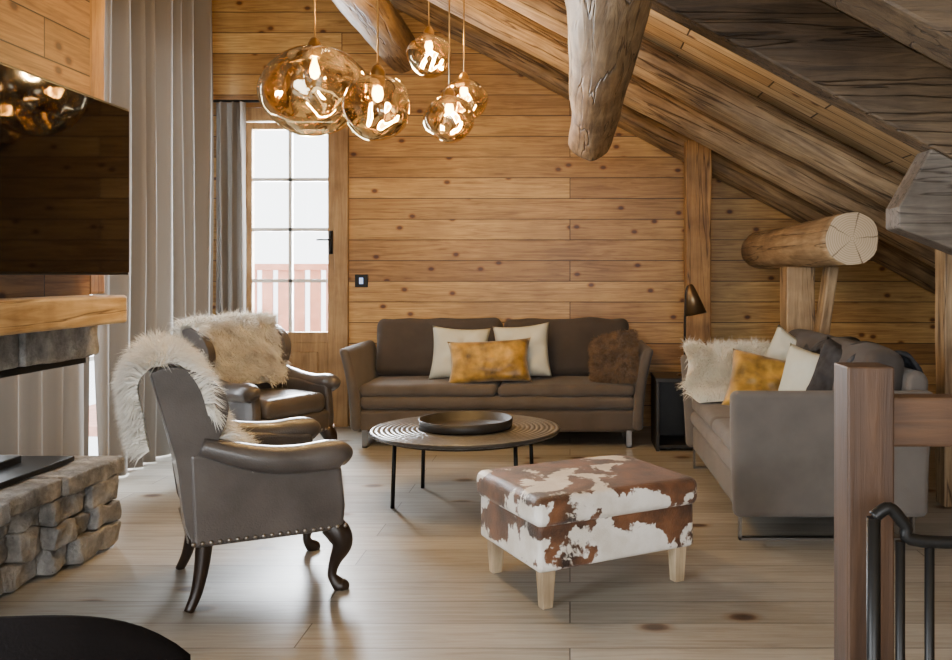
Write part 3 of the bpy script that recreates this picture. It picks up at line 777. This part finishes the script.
# ------------------------------------------------------------ ottoman
ot = thing('ottoman', 'rectangular brown and white cowhide ottoman with pale oak legs', 'ottoman', (.065,3.82,0), R(29))
rbox('ottoman_body', (.74,.575,.19), .02, M['cow'], ot, (0,0,.245), n=8)
rbox('seat_cushion', (.775,.61,.115), .035, M['cow'], ot, (0,0,.385), puff=.2, n=10)
for sx in (-1,1):
    for sy in (-1,1):
        x, y = sx*.315, sy*.237
        g = Geo(); a, b = .03, .022
        g.add([(x-b,y-b,0),(x+b,y-b,0),(x+b,y+b,0),(x-b,y+b,0),(x-a,y-a,.155),(x+a,y-a,.155),(x+a,y+a,.155),(x-a,y+a,.155)], g_box(0,1,0,1,0,1)[1])
        mk('leg', g.v, g.f, M['ottoleg'], ot, smooth=False, bevel=.003)

# ------------------------------------------------------------ side table + lamp
st = thing('side_table', 'black cube side table between the two sofas', 'side table', (.80,6.72,0))
box('tabletop', (-.17,.17,-.22,.22,.51,.54), M['blackbox'], st)
g = Geo()
for b in [(-.165,-.14,-.21,.21,0,.51),(.14,.165,-.21,.21,0,.51),(-.14,.14,.19,.21,0,.51),(-.14,.14,-.20,.20,.02,.045)]: g.add(*g_box(*b))
mk('table_body', g.v, g.f, M['blackbox'], st, smooth=False, bevel=.003)
lp = thing('table_lamp', 'slim dark bronze table lamp with cone shade on the side table', 'lamp', (.87,6.70,.54))
v, f = g_lathe([(.001,0),(.06,0),(.06,.008),(.015,.02),(.001,.02)], 24); mk('lamp_base', v, f, M['lampmetal'], lp)
tube('lamp_stem', [(0,0,.015),(.0,0,.3),(.005,0,.56),(.02,0,.67),(.06,0,.66)], .008, M['black'], lp)
v, f = g_lathe([(.014,.14),(.022,.135),(.038,.09),(.085,-.09),(.081,-.09),(.034,.09),(.012,.13)], 28)
mk('lamp_shade', v, f[:-2], M['lampmetal'], lp, (.065,-.01,.55), (R(-6),R(-10),0))

# ------------------------------------------------------------ pendants
def pendant(loc, r, ztop, label, seed, flat=.82):
    e = thing('pendant_lamp', label, 'lamp', loc, 0, 'molten glass pendant lamps')
    bm = bmesh.new(); bmesh.ops.create_icosphere(bm, subdivisions=5, radius=1)
    V = []
    for vt in bm.verts:
        c = vt.co.copy(); n_ = noise.noise(c*.9+Vector((seed*4.7,0,0)))*.12 + noise.noise(c*1.7+Vector((0,seed*3,0)))*.05
        c *= r*(1+n_); c.z *= flat
        V.append(c)
    F = [[v.index for v in fc.verts] for fc in bm.faces]; bm.free()
    mk('glass_shade', V, F, M['melt'], e)
    tz = r*flat
    v, f = g_lathe([(.028,tz-.06),(.034,tz-.05),(.034,tz+.01),(.02,tz+.035),(.008,tz+.045)], 20); mk('lamp_socket', v, f, M['brass'], e)
    v, f = g_lathe([(.002,-.045+tz*.45),(.018,-.035+tz*.45),(.026,-.01+tz*.45),(.022,.015+tz*.45),(.012,.045+tz*.45),(.01,tz-.06)], 18); mk('bulb', v, f, M['bulb'], e)
    tube('cord', [(0,0,tz+.04),(0,0,ztop-loc[2])], .004, M['brass'], e, seg=6)
    ld = bpy.data.lights.new('pendant_light', 'POINT'); ld.energy = 125*(r/.2); ld.color = (1,.71,.38); ld.shadow_soft_size = .04
    lo = bpy.data.objects.new('pendant_light', ld); COL.objects.link(lo); lo.parent = e; lo.location = (0,0,tz*.4)
    return e
for i, (x, y, z, r, fl_, lb) in enumerate([
    (-1.30,4.5,2.24,.262,.86,'large irregular molten gold glass pendant globe'),
    (-.87,4.0,2.06,.148,1.0,'small molten gold glass pendant globe beside the large one'),
    (-.91,5.7,2.72,.145,.97,'small molten gold glass pendant globe hanging highest'),
    (-.71,5.2,2.22,.148,.95,'small molten gold glass pendant globe hanging lowest of the pair'),
    (-.69,5.75,2.44,.148,.92,'small molten gold glass pendant globe behind its neighbour')]):
    pendant((x,y,z), r, zr(x), lb, i+1, fl_)

# ------------------------------------------------------------ stair railing
sr = thing('stair_railing', 'brown timber stair railing with square newel post', 'railing', (.6,1.8,0))
box('newel_post', (-.05,.043,-.05,.045,0,1.118), M['newel'], sr, bevel=.004)
box('handrail', (.043,1.2,-.03,.03,.955,1.055), M['railwood'], sr, bevel=.006)
box('baluster', (.215,.285,-.02,.02,0,.955), M['newel'], sr)
gt = thing('stair_gate', 'black metal safety gate with bars beside the newel post', 'gate', (.57,1.66,0))
tube('gate_top_bar', [(0,0,.845),(.03,0,.862),(.06,0,.83),(.09,0,.80),(.36,0,.80)], .012, M['black'], gt)
for x in (0,.05,.105,.16,.22,.28,.34): tube('gate_bar', [(x,0,.03),(x,0,.845 if x < .02 else .80)], .009 if x else .013, M['black'], gt)
tube('gate_bottom_bar', [(0,0,.04),(.36,0,.04)], .012, M['black'], gt)
for x in (.0,.34): tube('gate_foot', [(x,-.1,.012),(x,.1,.012)], .012, M['black'], gt)

# ------------------------------------------------------------ dining chair (near)
dc = thing('dining_chair', 'black upholstered chair with curved rounded backrest', 'chair', (-.82,1.5,0))
V = []; F = []; nu, nv = 24, 12
for s in (0,1):
    for i in range(nu+1):
        u = -1+2*i/nu
        top = .825 - .10*abs(u)**3.2
        for j in range(nv+1):
            t = j/nv; z = .46+(top-.46)*t
            a = u*1.0; rr = .26 - (.045 if s else 0)*(1-max(0,(t-.85)/.15)**2*.8)*(1-abs(u)**8*.6)
            V.append((rr*math.sin(a)*1.12, -rr*math.cos(a)-.02*t, z))
o_ = (nu+1)*(nv+1)
for s in (0,1):
    for i in range(nu):
        for j in range(nv):
            k = s*o_+i*(nv+1)+j; F.append((k,k+1,k+nv+2,k+nv+1))
for i in range(nu):
    for j in (0,nv): k = i*(nv+1)+j; F.append((k,k+nv+1,o_+k+nv+1,o_+k))
for j in range(nv):
    for i in (0,nu): k = i*(nv+1)+j; F.append((k,k+1,o_+k+1,o_+k))
mk('backrest', V, F, M['chairfab'], dc)
rbox('seat', (.48,.46,.09), .04, M['chairfab'], dc, (0,0,.44), n=6)
for sx in (-1,1):
    for sy in (-1,1): tube('leg', [(sx*.18,sy*.17,.41),(sx*.21,sy*.2,0)], [.018,.011], M['black'], dc)

# ------------------------------------------------------------ lights
def area(name, loc, rot, sx, sy, e, col):
    ld = bpy.data.lights.new(name, 'AREA'); ld.shape = 'RECTANGLE'; ld.size = sx; ld.size_y = sy; ld.energy = e; ld.color = col
    o = bpy.data.objects.new(name, ld); COL.objects.link(o); o.location = loc; o.rotation_euler = rot; return o
area('daylight_left_window', (-3.6,5.75,1.7), (0,R(-90),0), 2.6, 2.5, 560, (.88,.94,1))
area('daylight_near_window', (-3.5,.05,1.6), (0,R(-90),0), 2.2, 2.5, 345, (.90,.95,1))
area('daylight_door', (-2.4,8.1,1.8), (R(-90),0,0), .9, 1.8, 520, (.90,.95,1))
area('fill_behind_camera', (-.5,-2.75,1.5), (R(90),0,0), 3.2, 1.7, 105, (.95,.97,1))  # added fill lamp behind the camera, outside the unseen end wall, brightens the room
w = bpy.data.worlds.new('world'); bpy.context.scene.world = w; w.use_nodes = True
bg = w.node_tree.nodes['Background']; bg.inputs[0].default_value = (.93,.97,1,1); bg.inputs[1].default_value = 7.0

cd = bpy.data.cameras.new('camera'); cam = bpy.data.objects.new('camera', cd); COL.objects.link(cam)
cam.location = (0,0,1.3); cam.rotation_euler = (R(90),0,0)
cd.lens = 33.43; cd.sensor_width = 36; cd.shift_x = -94/952; cd.shift_y = -55/952; cd.clip_start = .05
bpy.context.scene.camera = cam
